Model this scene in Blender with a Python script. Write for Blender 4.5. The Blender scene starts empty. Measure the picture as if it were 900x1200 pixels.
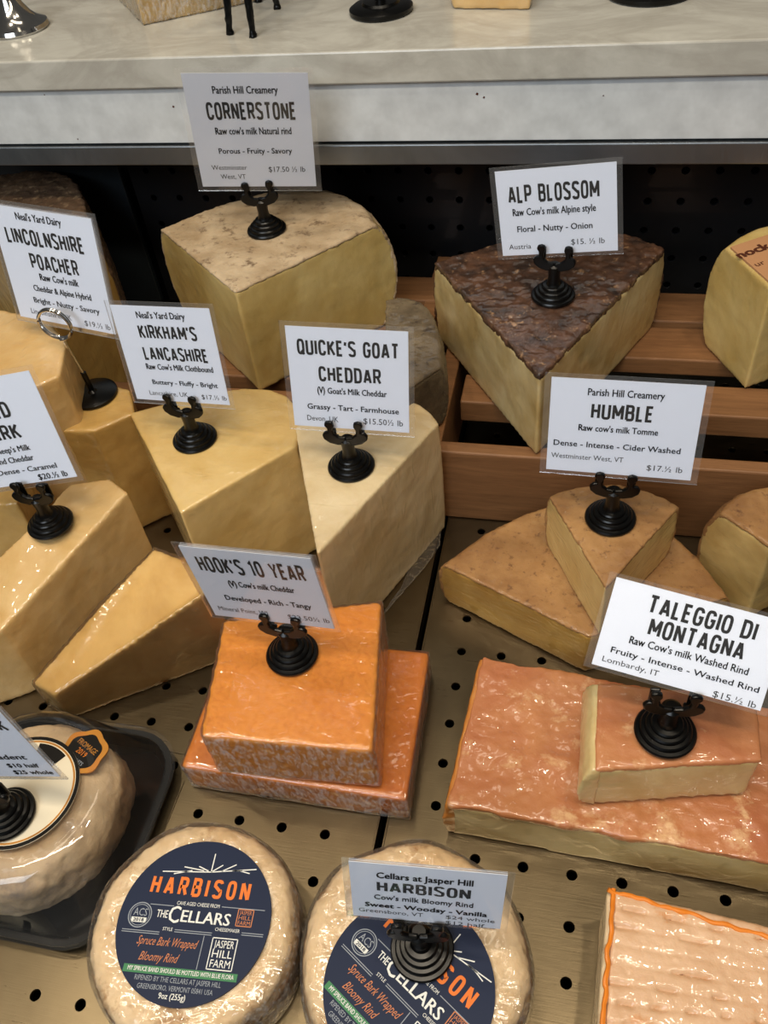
import bpy, bmesh, math, random
from mathutils import Vector, Matrix, noise
random.seed(4)
# ---------------------------------------------------------------- camera, world, lights, exposure
S = 0.01                                   # the script thinks in centimetres
H = 46.0                                   # lens height above the steel pans
R = Matrix(((0.97559129, 0.08102714, -0.2040986),
            (0.19777209, -0.72813591, 0.65628065),
            (-0.09543497, -0.68062669, -0.72638796)))    # columns: image right, image down, forward
sc = bpy.context.scene
C = sc.collection
cd = bpy.data.cameras.new('camera'); cam = bpy.data.objects.new('camera', cd); C.objects.link(cam)
cd.sensor_fit = 'VERTICAL'; cd.sensor_height = 24.0; cd.lens = 24.0 * 1000 / 1200
cd.clip_start = 0.02; cd.clip_end = 30
m4 = Matrix.Identity(4)
for i in range(3):
    m4[i][0] = R[i][0]; m4[i][1] = -R[i][1]; m4[i][2] = -R[i][2]
m4.translation = Vector((0, 0, H * S)); cam.matrix_world = m4
sc.camera = cam
sc.view_settings.view_transform = 'Standard'; sc.view_settings.look = 'None'
sc.view_settings.gamma = 1.0; sc.view_settings.use_curve_mapping = False
sc.view_settings.exposure = 0.12
w = bpy.data.worlds.new('room'); sc.world = w; w.use_nodes = True
w.node_tree.nodes['Background'].inputs[0].default_value = (0.74, 0.71, 0.66, 1)
w.node_tree.nodes['Background'].inputs[1].default_value = 0.10

def area(name, loc, target, size, size_y, power, col):
    l = bpy.data.lights.new(name, 'AREA'); l.shape = 'RECTANGLE'; l.size = size; l.size_y = size_y
    l.energy = power; l.color = col
    o = bpy.data.objects.new(name, l); C.objects.link(o); o.location = loc
    o.rotation_euler = (Vector(target) - Vector(loc)).to_track_quat('-Z', 'Y').to_euler()
    return o
area('window_daylight', (-0.7, -1.7, 1.75), (-0.05, 0.4, 0.1), 1.5, 0.9, 30, (0.84, 0.92, 1.0))
area('case_light_strip', (-0.15, 0.02, 0.95), (-0.12, 0.32, 0.0), 1.1, 0.05, 5.2, (1.0, 0.88, 0.70))
area('ceiling_lamp_row', (-0.35, 0.45, 1.75), (-0.1, 0.35, 0.0), 0.9, 0.2, 3, (1.0, 0.86, 0.66))
for x, y, p in ((-0.75, 0.45, 2.6), (0.35, 0.30, 3.0), (0.0, 0.05, 2.6)):
    area('sparkle_lamp', (x, y, 1.6), (x * 0.2 - 0.05, 0.35, 0.05), 0.07, 0.07, p, (1.0, 0.86, 0.66))  # small lamps added to put sparkles on the plastic film

def at(px, py, z=0.0):
    """the point at height z (cm) above the pans seen at photograph pixel px, py"""
    r = R @ Vector(((px - 450) / 1000, (py - 600) / 1000, 1.0)); t = (z - H) / r.z
    return Vector((r.x * t, r.y * t, z))
def aty(px, py, y):
    r = R @ Vector(((px - 450) / 1000, (py - 600) / 1000, 1.0)); t = y / r.y
    return Vector((r.x * t, y, H + r.z * t))

# ---------------------------------------------------------------- materials
def srgb(r, g, b):
    f = lambda v: ((v / 255 + 0.055) / 1.055) ** 2.4 if v > 10 else v / 255 / 12.92
    return (f(r), f(g), f(b), 1)
class NT:
    def __init__(s, name):
        s.m = bpy.data.materials.new(name); s.m.use_nodes = True; s.t = s.m.node_tree; s.t.nodes.clear()
        s.out = s.n('ShaderNodeOutputMaterial')
    def n(s, typ, **k):
        o = s.t.nodes.new(typ)
        for a, b in k.items():
            if a.startswith('i_'):
                key = a[2:].replace('_', ' ')
                o.inputs[key].default_value = b
            else: setattr(o, a, b)
        return o
    def l(s, a, b): s.t.links.new(a, b)
    def coord(s, scale=(1, 1, 1), rot=(0, 0, 0)):
        c = s.n('ShaderNodeTexCoord'); m = s.n('ShaderNodeMapping')
        m.inputs['Scale'].default_value = scale; m.inputs['Rotation'].default_value = rot
        s.l(c.outputs['Object'], m.inputs[0]); return m.outputs[0]
    def noise(s, co, scale, detail=4, rough=.6, dist=0, typ='FBM'):
        t = s.n('ShaderNodeTexNoise', noise_type=typ); t.inputs['Scale'].default_value = scale
        t.inputs['Detail'].default_value = detail; t.inputs['Roughness'].default_value = rough
        t.inputs['Distortion'].default_value = dist; s.l(co, t.inputs['Vector']); return t.outputs[0]
    def ramp(s, fac, stops, interp='LINEAR'):
        r = s.n('ShaderNodeValToRGB'); r.color_ramp.interpolation = interp; e = r.color_ramp.elements
        while len(e) < len(stops): e.new(0.5)
        for q, (p, c) in zip(e, stops):
            q.position = p; q.color = c if len(c) == 4 else (*c, 1)
        s.l(fac, r.inputs[0]); return r.outputs[0]
    def mix(s, fac, a, b):
        m = s.n('ShaderNodeMix', data_type='RGBA')
        for i, v in ((0, fac), (6, a), (7, b)):
            if hasattr(v, 'links'): s.l(v, m.inputs[i])
            else: m.inputs[i].default_value = v
        return m.outputs[2]
    def bump(s, h, strength, dist=0.001, normal=None):
        b = s.n('ShaderNodeBump'); b.inputs['Strength'].default_value = strength
        b.inputs['Distance'].default_value = dist; s.l(h, b.inputs['Height'])
        if normal: s.l(normal, b.inputs['Normal'])
        return b.outputs[0]
BW = lambda v: (v, v, v, 1)

def cheese(name, c1, c2, spots=None, spot_thr=.62, spot_scale=90, film=0.5, rough=.45, scale=25, sss=.12,
           film_dir=(1, 1, 1), bump=.25, wr=.55):
    N = NT(name); co = N.coord()
    a = N.noise(co, scale, 5, .6, .4)
    c1 = tuple(v * q for v, q in zip(c1, (.945, .93, .90))); c2 = tuple(v * q for v, q in zip(c2, (.92, .895, .85)))
    col = N.mix(N.ramp(a, [(.35, BW(0)), (.65, BW(1))]), srgb(*c1), srgb(*c2))
    if spots:
        sp = N.noise(co, spot_scale * 1.3, 6, .7, .15)
        col = N.mix(N.ramp(sp, [(spot_thr - .06, BW(0)), (spot_thr + .06, BW(1))]), col, srgb(*spots))
    p = N.n('ShaderNodeBsdfPrincipled'); N.l(col, p.inputs['Base Color'])
    p.inputs['Roughness'].default_value = rough
    p.inputs['Subsurface Weight'].default_value = sss
    p.inputs['Subsurface Radius'].default_value = (1, .6, .3); p.inputs['Subsurface Scale'].default_value = .004
    p.inputs['Coat Weight'].default_value = film; p.inputs['Coat Roughness'].default_value = .06
    fine = N.noise(co, 220, 5, .65)
    N.l(N.bump(fine, bump, .0008), p.inputs['Normal'])
    cw = N.coord(film_dir, (.4, .3, .7))
    wn = N.noise(cw, 70, 6, .55, 1.2, 'RIDGED_MULTIFRACTAL')
    N.l(N.bump(wn, wr, .0011), p.inputs['Coat Normal'])
    N.l(p.outputs[0], N.out.inputs[0]); return N.m

def plain(name, c, rough=.5, metal=0, coat=0, bump=0, bscale=200, trans=0):
    N = NT(name); p = N.n('ShaderNodeBsdfPrincipled')
    co = N.coord()
    v = N.noise(co, 60, 3, .6)
    k = srgb(*c); d = tuple(x * .8 for x in k[:3]) + (1,)
    N.l(N.mix(N.ramp(v, [(.3, BW(0)), (.7, BW(1))]), d, k), p.inputs['Base Color'])
    p.inputs['Roughness'].default_value = rough; p.inputs['Metallic'].default_value = metal; p.inputs['Specular IOR Level'].default_value = .5 if sum(c) > 60 else .3
    p.inputs['Coat Weight'].default_value = coat
    if bump: N.l(N.bump(N.noise(co, bscale, 4, .6), bump, .0006), p.inputs['Normal'])
    N.l(p.outputs[0], N.out.inputs[0]); return N.m

def flat(name, c, rough=.6):
    N = NT(name); p = N.n('ShaderNodeBsdfPrincipled'); p.inputs['Base Color'].default_value = srgb(*c)
    p.inputs['Specular IOR Level'].default_value = .15
    p.inputs['Roughness'].default_value = rough; N.l(p.outputs[0], N.out.inputs[0]); return N.m

def film(name, tint=(1, 1, 1), bumps=.5, scale=70, base=.03, gain=1.0, haze=.06, rough=.06, stretch=(1, 1, 1), side=0):
    N = NT(name); co = N.coord(stretch, (.5, .2, .9))
    tr = N.n('ShaderNodeBsdfTransparent'); tr.inputs[0].default_value = (*tint, 1)
    gl = N.n('ShaderNodeBsdfGlossy'); gl.inputs['Roughness'].default_value = rough
    gl.inputs[0].default_value = (1, 1, 1, 1)
    df = N.n('ShaderNodeBsdfDiffuse'); df.inputs[0].default_value = (.8, .8, .8, 1)
    fr = N.n('ShaderNodeFresnel'); fr.inputs[0].default_value = 1.45
    if bumps:
        b = N.bump(N.noise(co, scale, 6, .6, 1.0, 'RIDGED_MULTIFRACTAL'), bumps, .0015)
        N.l(b, gl.inputs['Normal']); N.l(b, fr.inputs['Normal'])
    ma = N.n('ShaderNodeMath', operation='MULTIPLY_ADD', use_clamp=True)
    N.l(fr.outputs[0], ma.inputs[0]); ma.inputs[1].default_value = gain; ma.inputs[2].default_value = base
    m1 = N.n('ShaderNodeMixShader'); m1.inputs[0].default_value = haze
    N.l(tr.outputs[0], m1.inputs[1]); N.l(df.outputs[0], m1.inputs[2])
    m2 = N.n('ShaderNodeMixShader'); N.l(ma.outputs[0], m2.inputs[0])
    N.l(m1.outputs[0], m2.inputs[1]); N.l(gl.outputs[0], m2.inputs[2])
    if side:          # creased film down the sides: its broken white glints painted as pale haze
        ge = N.n('ShaderNodeTexCoord'); sx = N.n('ShaderNodeSeparateXYZ'); N.l(ge.outputs['Normal'], sx.inputs[0])
        sr = N.n('ShaderNodeMapRange'); N.l(sx.outputs[2], sr.inputs[0])
        for i_, v_ in ((1, .25), (2, .75), (3, 1.0), (4, 0.0)): sr.inputs[i_].default_value = v_
        cr = N.noise(N.coord((1, 1, .4)), 420, 6, .7, .4)
        mm = N.n('ShaderNodeMath', operation='MULTIPLY'); N.l(sr.outputs[0], mm.inputs[0])
        N.l(N.ramp(cr, [(.45, BW(0)), (.62, BW(side))]), mm.inputs[1])
        ad = N.n('ShaderNodeMath', operation='ADD', use_clamp=True); N.l(mm.outputs[0], ad.inputs[0]); ad.inputs[1].default_value = haze
        N.l(ad.outputs[0], m1.inputs[0])
    N.l(m2.outputs[0], N.out.inputs[0]); return N.m

def steel(name, c, rough, streak=(4, 90, 4)):
    N = NT(name); p = N.n('ShaderNodeBsdfPrincipled'); co = N.coord(streak); c2 = N.coord()
    n1 = N.noise(co, 14, 5, .6); n2 = N.noise(c2, 9, 4, .6, .6)
    k = srgb(*c); d = tuple(x * .62 for x in k[:3]) + (1,)
    N.l(N.mix(N.ramp(n2, [(.3, BW(0)), (.7, BW(1))]), d, k), p.inputs['Base Color'])
    p.inputs['Metallic'].default_value = 1
    r = N.n('ShaderNodeMapRange'); N.l(n1, r.inputs[0]); r.inputs[3].default_value = rough - .1; r.inputs[4].default_value = rough + .14
    N.l(r.outputs[0], p.inputs['Roughness'])
    N.l(N.bump(n1, .12, .0004), p.inputs['Normal'])
    N.l(p.outputs[0], N.out.inputs[0]); return N.m

def wood(name, c1, c2):
    N = NT(name); p = N.n('ShaderNodeBsdfPrincipled'); co = N.coord((1.2, 14, 14))
    n1 = N.noise(co, 12, 6, .65, 1.2); n2 = N.noise(N.coord((3, 60, 60)), 20, 4, .6)
    c = N.mix(N.ramp(n1, [(.3, BW(0)), (.7, BW(1))]), srgb(*c1), srgb(*c2))
    c = N.mix(N.ramp(n2, [(.55, BW(0)), (.75, BW(.5))]), c, srgb(c1[0] * .6, c1[1] * .55, c1[2] * .5))
    N.l(c, p.inputs['Base Color']); p.inputs['Roughness'].default_value = .5
    N.l(N.bump(n2, .25, .0006), p.inputs['Normal']); N.l(p.outputs[0], N.out.inputs[0]); return N.m

def marble(name, base, vein):
    N = NT(name); p = N.n('ShaderNodeBsdfPrincipled'); co = N.coord((1, 1.6, 1.6), (0, 0, .5))
    v = N.noise(co, 9, 7, .6, 1.1); v2 = N.noise(co, 30, 5, .6, 1)
    c = N.mix(N.ramp(v, [(.40, BW(0)), (.5, BW(.35)), (.62, BW(0))]), srgb(*base), srgb(*vein))
    c = N.mix(N.ramp(v2, [(.4, BW(0)), (.8, BW(.35))]), c, srgb(*vein))
    N.l(c, p.inputs['Base Color']); p.inputs['Roughness'].default_value = .18; N.l(p.outputs[0], N.out.inputs[0]); return N.m

M = {}
M['cornerstone'] = cheese('cheese_pale_yellow', (212, 190, 130), (198, 172, 106), spots=(170, 145, 75), spot_thr=.7, film=.35, wr=.2)
M['rind_beige'] = cheese('rind_beige', (196, 176, 148), (168, 146, 116), spots=(110, 88, 64), spot_thr=.6, spot_scale=70, film=.12, rough=.8, bump=.7)
M['alp'] = cheese('cheese_straw', (214, 198, 154), (190, 166, 112), spots=(150, 120, 66), spot_thr=.7, spot_scale=18, film=.6)
M['rind_flower'] = cheese('rind_flower_crust', (94, 62, 42), (44, 28, 20), spots=(158, 122, 88), spot_thr=.64, spot_scale=110, film=.9, rough=.6, scale=60, bump=1.0, sss=0, wr=.5)
M['lanc'] = cheese('cheese_butter', (224, 194, 132), (212, 178, 110), wr=.95, film=.8, film_dir=(1, 2, 1))
M['goat'] = cheese('cheese_ivory', (228, 210, 174), (212, 190, 148), spots=(170, 140, 92), spot_thr=.72, spot_scale=35, wr=.95, film=.8, film_dir=(.6, 2, .6))
M['rind_tan'] = cheese('rind_tan', (176, 134, 84), (146, 104, 60), spots=(104, 68, 38), spot_thr=.62, spot_scale=120, film=.35, rough=.7, bump=.6)
M['tomme'] = cheese('cheese_tomme', (190, 150, 78), (168, 126, 58), film=.8, film_dir=(1, 1, 3))
M['tomme_pale'] = cheese('cheese_tomme_pale', (222, 196, 134), (202, 170, 104), film=.8, film_dir=(1, 1, 3))
M['tal'] = cheese('cheese_taleggio', (222, 202, 150), (196, 168, 108), film=.8, scale=14)
M['rind_pink'] = cheese('rind_pink', (196, 132, 84), (182, 108, 70), spots=(212, 168, 122), spot_thr=.6, spot_scale=34, film=.8, sss=0, rough=.5, scale=18, bump=.5, film_dir=(1, 3, 1))
M['rind_orange'] = cheese('rind_orange', (206, 140, 64), (190, 116, 48), film=.9, scale=30)
M['orange'] = cheese('cheese_orange', (226, 150, 40), (220, 138, 28), film=.6, scale=12, sss=0)
M['orange_dark'] = cheese('cheese_orange_deep', (214, 128, 18), (204, 114, 12), film=.8, scale=12, sss=0)
M['gold'] = cheese('cheese_gold', (214, 178, 110), (198, 158, 86), wr=.8, film=.75, film_dir=(1, 2, 1))
M['gold2'] = cheese('cheese_light_gold', (224, 192, 138), (212, 174, 112), film=.75, film_dir=(2, 1, 1))
M['rind_brown'] = cheese('rind_brown', (120, 92, 66), (84, 62, 44), spots=(150, 122, 90), spot_thr=.6, film=.2, rough=.8, bump=1.0)
M['rind_grey'] = cheese('rind_grey', (118, 104, 82), (80, 68, 52), spots=(60, 48, 36), spot_thr=.6, film=.6, rough=.7, bump=.8)
M['cream'] = cheese('rind_bloomy', (238, 216, 182), (230, 202, 162), spots=(164, 124, 78), spot_thr=.61, spot_scale=32, film=.9, rough=.5, bump=.6)
M['bark'] = cheese('spruce_bark', (170, 138, 98), (136, 104, 70), film=.6, rough=.7, bump=1)
M['washed'] = cheese('rind_washed_pink', (228, 190, 156), (218, 176, 140), spots=(200, 134, 76), spot_thr=.64, spot_scale=45, film=.6, rough=.5, bump=.5)
M['orange_bead'] = plain('rind_orange_bead', (232, 132, 36), .3, 0, .6)
M['brie'] = cheese('rind_ash_cream', (214, 190, 156), (188, 166, 138), spots=(140, 122, 104), spot_thr=.62, spot_scale=20, film=.2, rough=.6, bump=.8)
M['steel'] = steel('brushed_steel', (124, 110, 86), .3)
M['steel_ledge'] = steel('grey_steel_ledge', (150, 156, 162), .4, (90, 4, 4))
M['void'] = flat('shade_behind_holes', (6, 6, 6), .9)  # near-black, stands in for the shade seen through the holes
M['black_metal'] = plain('black_painted_steel', (24, 24, 26), .38, 0, .3)
M['black_metal_blue'] = plain('dark_slate_steel', (40, 46, 50), .4, 0, .2)
M['black'] = plain('black_gloss_plastic', (5, 5, 5), .28)
M['marble'] = marble('marble', (188, 186, 177), (134, 128, 118))
M['white_strip'] = plain('white_enamel', (208, 212, 214), .3)
M['wood'] = wood('crate_wood', (140, 98, 62), (112, 76, 46))
M['paper'] = flat('card_paper', (232, 236, 246), .7)
M['ink'] = flat('black_ink', (16, 16, 20), .6)
M['ink_soft'] = flat('grey_ink', (46, 46, 52), .6)
M['laminate'] = film('clear_laminate', bumps=.12, scale=14, base=.0, gain=.6, haze=.035, rough=.05)
M['cling'] = film('cling_film', bumps=.55, scale=75, base=.005, gain=.7, haze=.02, rough=.08, stretch=(1, 2.2, 1), side=.3)
M['cling_light'] = film('light_cling_film', bumps=.6, scale=60, base=.004, gain=.8, haze=.015, rough=.08, stretch=(1, 1.6, 1))
M['crinkle'] = film('crinkled_cling_film', bumps=1.0, scale=120, base=.04, gain=1.1, haze=.18, rough=.12)
M['clear'] = film('clear_lid', bumps=.1, scale=10, base=.01, gain=.9, haze=.015, rough=.04)
M['chrome'] = plain('chrome', (210, 208, 204), .12, 1)
M['navy'] = flat('label_navy', (28, 38, 62), .45)
M['lab_orange'] = flat('label_orange', (226, 120, 54), .5)
M['lab_white'] = flat('label_white', (226, 226, 220), .5)
M['lab_grey'] = flat('label_grey', (150, 156, 164), .5)
M['lab_green'] = flat('label_green', (70, 128, 88), .5)
M['lab_cream'] = flat('label_cream', (226, 214, 188), .5)
M['lab_copper'] = flat('label_copper', (196, 124, 84), .5)
M['seal_gold'] = plain('seal_gold', (206, 140, 56), .35, .4)
M['seal_black'] = flat('seal_black', (24, 22, 20), .4)
M['paper_brown'] = flat('brown_rind_paper', (176, 130, 92), .7)
M['print_brown'] = flat('brown_print', (78, 40, 26), .7)

# ---------------------------------------------------------------- object helpers
def thing(name, label, cat, loc, rotz=0, group=None):
    o = bpy.data.objects.new(name, None); C.objects.link(o); o.empty_display_size = .02
    o.location = Vector(loc) * S; o.rotation_euler = (0, 0, rotz); o['label'] = label; o['category'] = cat
    if group: o['group'] = group
    return o
def link(name, me, mat, parent=None):
    o = bpy.data.objects.new(name, me); C.objects.link(o)
    if mat is not None: me.materials.append(mat)
    if parent is not None: o.parent = parent
    return o
def mesh(name, vs, fs, mat, parent=None, origin=(0, 0, 0), smooth=False, label=None):
    """vs in cm, relative to the parent's origin after subtracting origin"""
    og = Vector(origin)
    me = bpy.data.meshes.new(name); me.from_pydata([(Vector(v) - og) * S for v in vs], [], fs); me.update()
    bm = bmesh.new(); bm.from_mesh(me); bmesh.ops.recalc_face_normals(bm, faces=bm.faces); bm.to_mesh(me); bm.free()
    if smooth:
        me.polygons.foreach_set('use_smooth', [True] * len(me.polygons)); me.set_sharp_from_angle(angle=math.radians(38))
    o = link(name, me, mat, parent)
    if label: o['label'] = label
    return o
def box_v(x0, x1, y0, y1, z0, z1):
    v = [(x, y, z) for z in (z0, z1) for x, y in ((x0, y0), (x1, y0), (x1, y1), (x0, y1))]
    return v, [(3, 2, 1, 0), (4, 5, 6, 7), (0, 1, 5, 4), (1, 2, 6, 5), (2, 3, 7, 6), (3, 0, 4, 7)]
def bevel(o, wd, seg=2):
    b = o.modifiers.new('bevel', 'BEVEL'); b.width = wd * S; b.segments = seg; b.limit_method = 'ANGLE'
    return o
def box(name, x0, x1, y0, y1, z0, z1, mat, parent=None, origin=(0, 0, 0), bev=.1):
    v, f = box_v(x0, x1, y0, y1, z0, z1); o = mesh(name, v, f, mat, parent, origin)
    return bevel(o, bev) if bev else o
_tex = {}
def clouds(size):
    if size not in _tex:
        t = bpy.data.textures.new('lumps', 'CLOUDS'); t.noise_scale = size * S; t.noise_depth = 2; _tex[size] = t
    return _tex[size]
def organic(o, voxel=.16, smooth=4, amp=.06, size=1.2, amp2=0, size2=.35):
    r = o.modifiers.new('remesh', 'REMESH'); r.mode = 'VOXEL'; r.voxel_size = voxel * S; r.use_smooth_shade = True
    if smooth:
        s = o.modifiers.new('smooth', 'SMOOTH'); s.iterations = smooth; s.factor = .5
    for a, sz in ((amp, size), (amp2, size2)):
        if a:
            d = o.modifiers.new('lumps', 'DISPLACE'); d.texture = clouds(sz); d.strength = a * S * 2; d.mid_level = .5
            d.texture_coords = 'LOCAL'
    return o
def prism(top, z0, centre=None, bulge=None, amount=0, nl=10, bottom=None, lo=0.0, hi=1.0):
    """closed loft: top = list of Vectors (own heights); bulge[i]=1 pushes that point out from centre, most at mid height"""
    n = len(top); vs = []; fs = []
    cen = centre or sum(top, Vector()) / n
    for k in range(nl + 1):
        t = lo + (hi - lo) * k / nl
        for i, p in enumerate(top):
            b = bottom[i] if bottom else Vector((p.x, p.y, z0))
            q = b.lerp(p, t)
            if bulge and bulge[i]:
                d = Vector((p.x - cen.x, p.y - cen.y, 0)); d.normalize()
                q = q + d * amount * bulge[i] * max(0.0, math.sin(math.pi * t)) ** .6
            vs.append(q)
    for k in range(nl):
        for i in range(n):
            j = (i + 1) % n
            fs.append((k * n + i, k * n + j, (k + 1) * n + j, (k + 1) * n + i))
    fs.append(tuple(range(n))[::-1]); fs.append(tuple(nl * n + i for i in range(n)))
    return vs, fs
def merge(parts):
    V = []; F = []
    for v, f in parts:
        b = len(V); V += list(v); F += [tuple(i + b for i in q) for q in f]
    return V, F
def grow(top, d):
    c = sum(top, Vector()) / len(top); out = []
    for p in top:
        q = Vector((p.x - c.x, p.y - c.y, 0)); q.normalize(); out.append(p + q * d)
    return out
def px_top(pts, z):
    return [at(p[0], p[1], p[2] if len(p) > 2 else z) for p in pts]
def arc_pts(a, b, through, n=7):
    """quadratic curve a -> b pulled towards 'through' (all Vectors)"""
    c = through * 2 - (a + b) / 2
    return [a * (1 - t) ** 2 + c * 2 * t * (1 - t) + b * t * t for t in [i / (n + 1) for i in range(1, n + 1)]]

def wedge(name, label, tip, right, back, left, zt, z0, paste, rind=None, amount=.8, rind_t=.35, group=None, n=7,
          zs=None, voxel=.16, amp=.05, ramp=.08):
    """a cut from a wheel: tip, right end and left end of the top (pixels), back = a point of the rind arc"""
    A, B, K, L = [at(*p, zt) for p in (tip, right, back, left)]
    arc = arc_pts(B, L, K, n)
    top = [A, B] + arc + [L]; bul = [0, .8] + [1] * n + [.8]
    cen = A
    loc = sum(top, Vector()) / len(top); loc = Vector((loc.x, loc.y, z0))
    t = thing(name, label, 'cheese', loc, 0, group)
    hi = 1 - (rind_t * .55 / (zt - z0)) if rind else 1
    v, f = prism(top, z0, cen, bul, amount, 12, hi=hi)
    organic(mesh('paste', v, f, M[paste], t, loc), voxel, 3, amp, 1.6)
    if rind:
        g = grow(top, .05)
        parts = [prism(g, z0, cen, bul, amount, 4, lo=1 - rind_t / (zt - z0), hi=1)]
        # the rind also wraps the curved side
        outer = [B] + arc + [L]
        vs = []; fs = []; nl = 10; m = len(outer)
        for side, off in ((0, .07), (1, -.35)):
            for k in range(nl + 1):
                tt = k / nl
                for i, p in enumerate(outer):
                    d = Vector((p.x - A.x, p.y - A.y, 0)); d.normalize()
                    bl = (.8 if i in (0, m - 1) else 1)
                    vs.append(Vector((p.x, p.y, z0 + (zt - z0) * tt)) + d * (amount * bl * max(0, math.sin(math.pi * tt)) ** .6 + off))
        o2 = (nl + 1) * m
        for k in range(nl):
            for i in range(m - 1):
                a = k * m + i
                fs.append((a, a + 1, a + m + 1, a + m)); fs.append((o2 + a, o2 + a + m, o2 + a + m + 1, o2 + a + 1))
            for i in (0, m - 1):
                a = k * m + i; fs.append((a, a + m, o2 + a + m, o2 + a))
        for i in range(m - 1):
            fs.append((i, o2 + i, o2 + i + 1, i + 1)); a = nl * m + i; fs.append((a, a + 1, o2 + a + 1, o2 + a))
        parts.append((vs, fs))
        v, f = merge(parts)
        organic(mesh('rind', v, f, M[rind], t, loc), voxel * .85, 2, ramp, .9, ramp * .5, .3)
    return t

def block(name, label, top, z0, paste, zt=0, bottom=None, bulge=None, amount=0, centre=None, voxel=.16, amp=.05, part='paste', smooth=4, group=None):
    T = px_top(top, zt)
    loc = sum(T, Vector()) / len(T); loc = Vector((loc.x, loc.y, z0))
    t = thing(name, label, 'cheese', loc, 0, group)
    v, f = prism(T, z0, centre, bulge, amount, 10, bottom)
    organic(mesh(part, v, f, M[paste], t, loc), voxel, smooth, amp, 1.5)
    return t, T, loc
def wrap(t, T, z0, loc, d=.12, mat='cling', amp=.12, voxel=.2, size=.8, lift=.08):
    g = [p + Vector((0, 0, lift)) for p in grow(T, d)]
    v, f = prism(g, z0, nl=8)
    return organic(mesh('plastic_wrap', v, f, M[mat], t, loc, label='clear crinkled plastic wrap'), voxel, 3, amp, size)

def lathe(prof, n=40, cx=0, cy=0, wob=0, seed=0):
    vs = []; fs = []; m = len(prof)
    for i in range(n):
        a = 2 * math.pi * i / n
        k = 1 + wob * noise.noise(Vector((math.cos(a) * 1.6 + seed, math.sin(a) * 1.6, seed)))
        for r, z in prof: vs.append((cx + r * k * math.cos(a), cy + r * k * math.sin(a), z))
    for i in range(n):
        j = (i + 1) % n
        for q in range(m - 1): fs.append((i * m + q, j * m + q, j * m + q + 1, i * m + q + 1))
    fs.append(tuple(i * m for i in range(n))[::-1]); fs.append(tuple(i * m + m - 1 for i in range(n)))
    return vs, fs
def tube(pts, r, n=8, closed=False):
    vs = []; fs = []; P = [Vector(p) for p in pts]; m = len(P); up = Vector((0, 0, 1))
    for i, p in enumerate(P):
        a = P[(i + 1) % m] if (closed or i < m - 1) else P[i]; b = P[i - 1] if (closed or i > 0) else P[i]
        d = (a - b).normalized(); u = d.cross(up if abs(d.dot(up)) < .95 else Vector((1, 0, 0))).normalized(); v = d.cross(u)
        rr = r[i] if isinstance(r, (list, tuple)) else r
        for k in range(n):
            t = 2 * math.pi * k / n; vs.append(p + (u * math.cos(t) + v * math.sin(t)) * rr)
    for i in range(m if closed else m - 1):
        j = (i + 1) % m
        for k in range(n):
            l = (k + 1) % n; fs.append((i * n + k, i * n + l, j * n + l, j * n + k))
    if not closed: fs.append(tuple(range(n))[::-1]); fs.append(tuple((m - 1) * n + k for k in range(n)))
    return vs, fs

# lettering: flat printed text as mesh, fitted to a width and a capital height (cm)
def text_raw(body, bold=0.0, shear=0.0, space=1.0):
    c = bpy.data.curves.new('lettering', 'FONT'); c.body = body; c.size = 1; c.offset = bold; c.resolution_u = 2
    c.shear = shear; c.space_character = space
    o = bpy.data.objects.new('tmp', c); C.objects.link(o)
    dg = bpy.context.evaluated_depsgraph_get(); me = bpy.data.meshes.new_from_object(o.evaluated_get(dg))
    bpy.data.objects.remove(o); bpy.data.curves.remove(c); return me
_me = text_raw('H'); CAP = max(v.co.y for v in _me.vertices) - min(v.co.y for v in _me.vertices)
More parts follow.
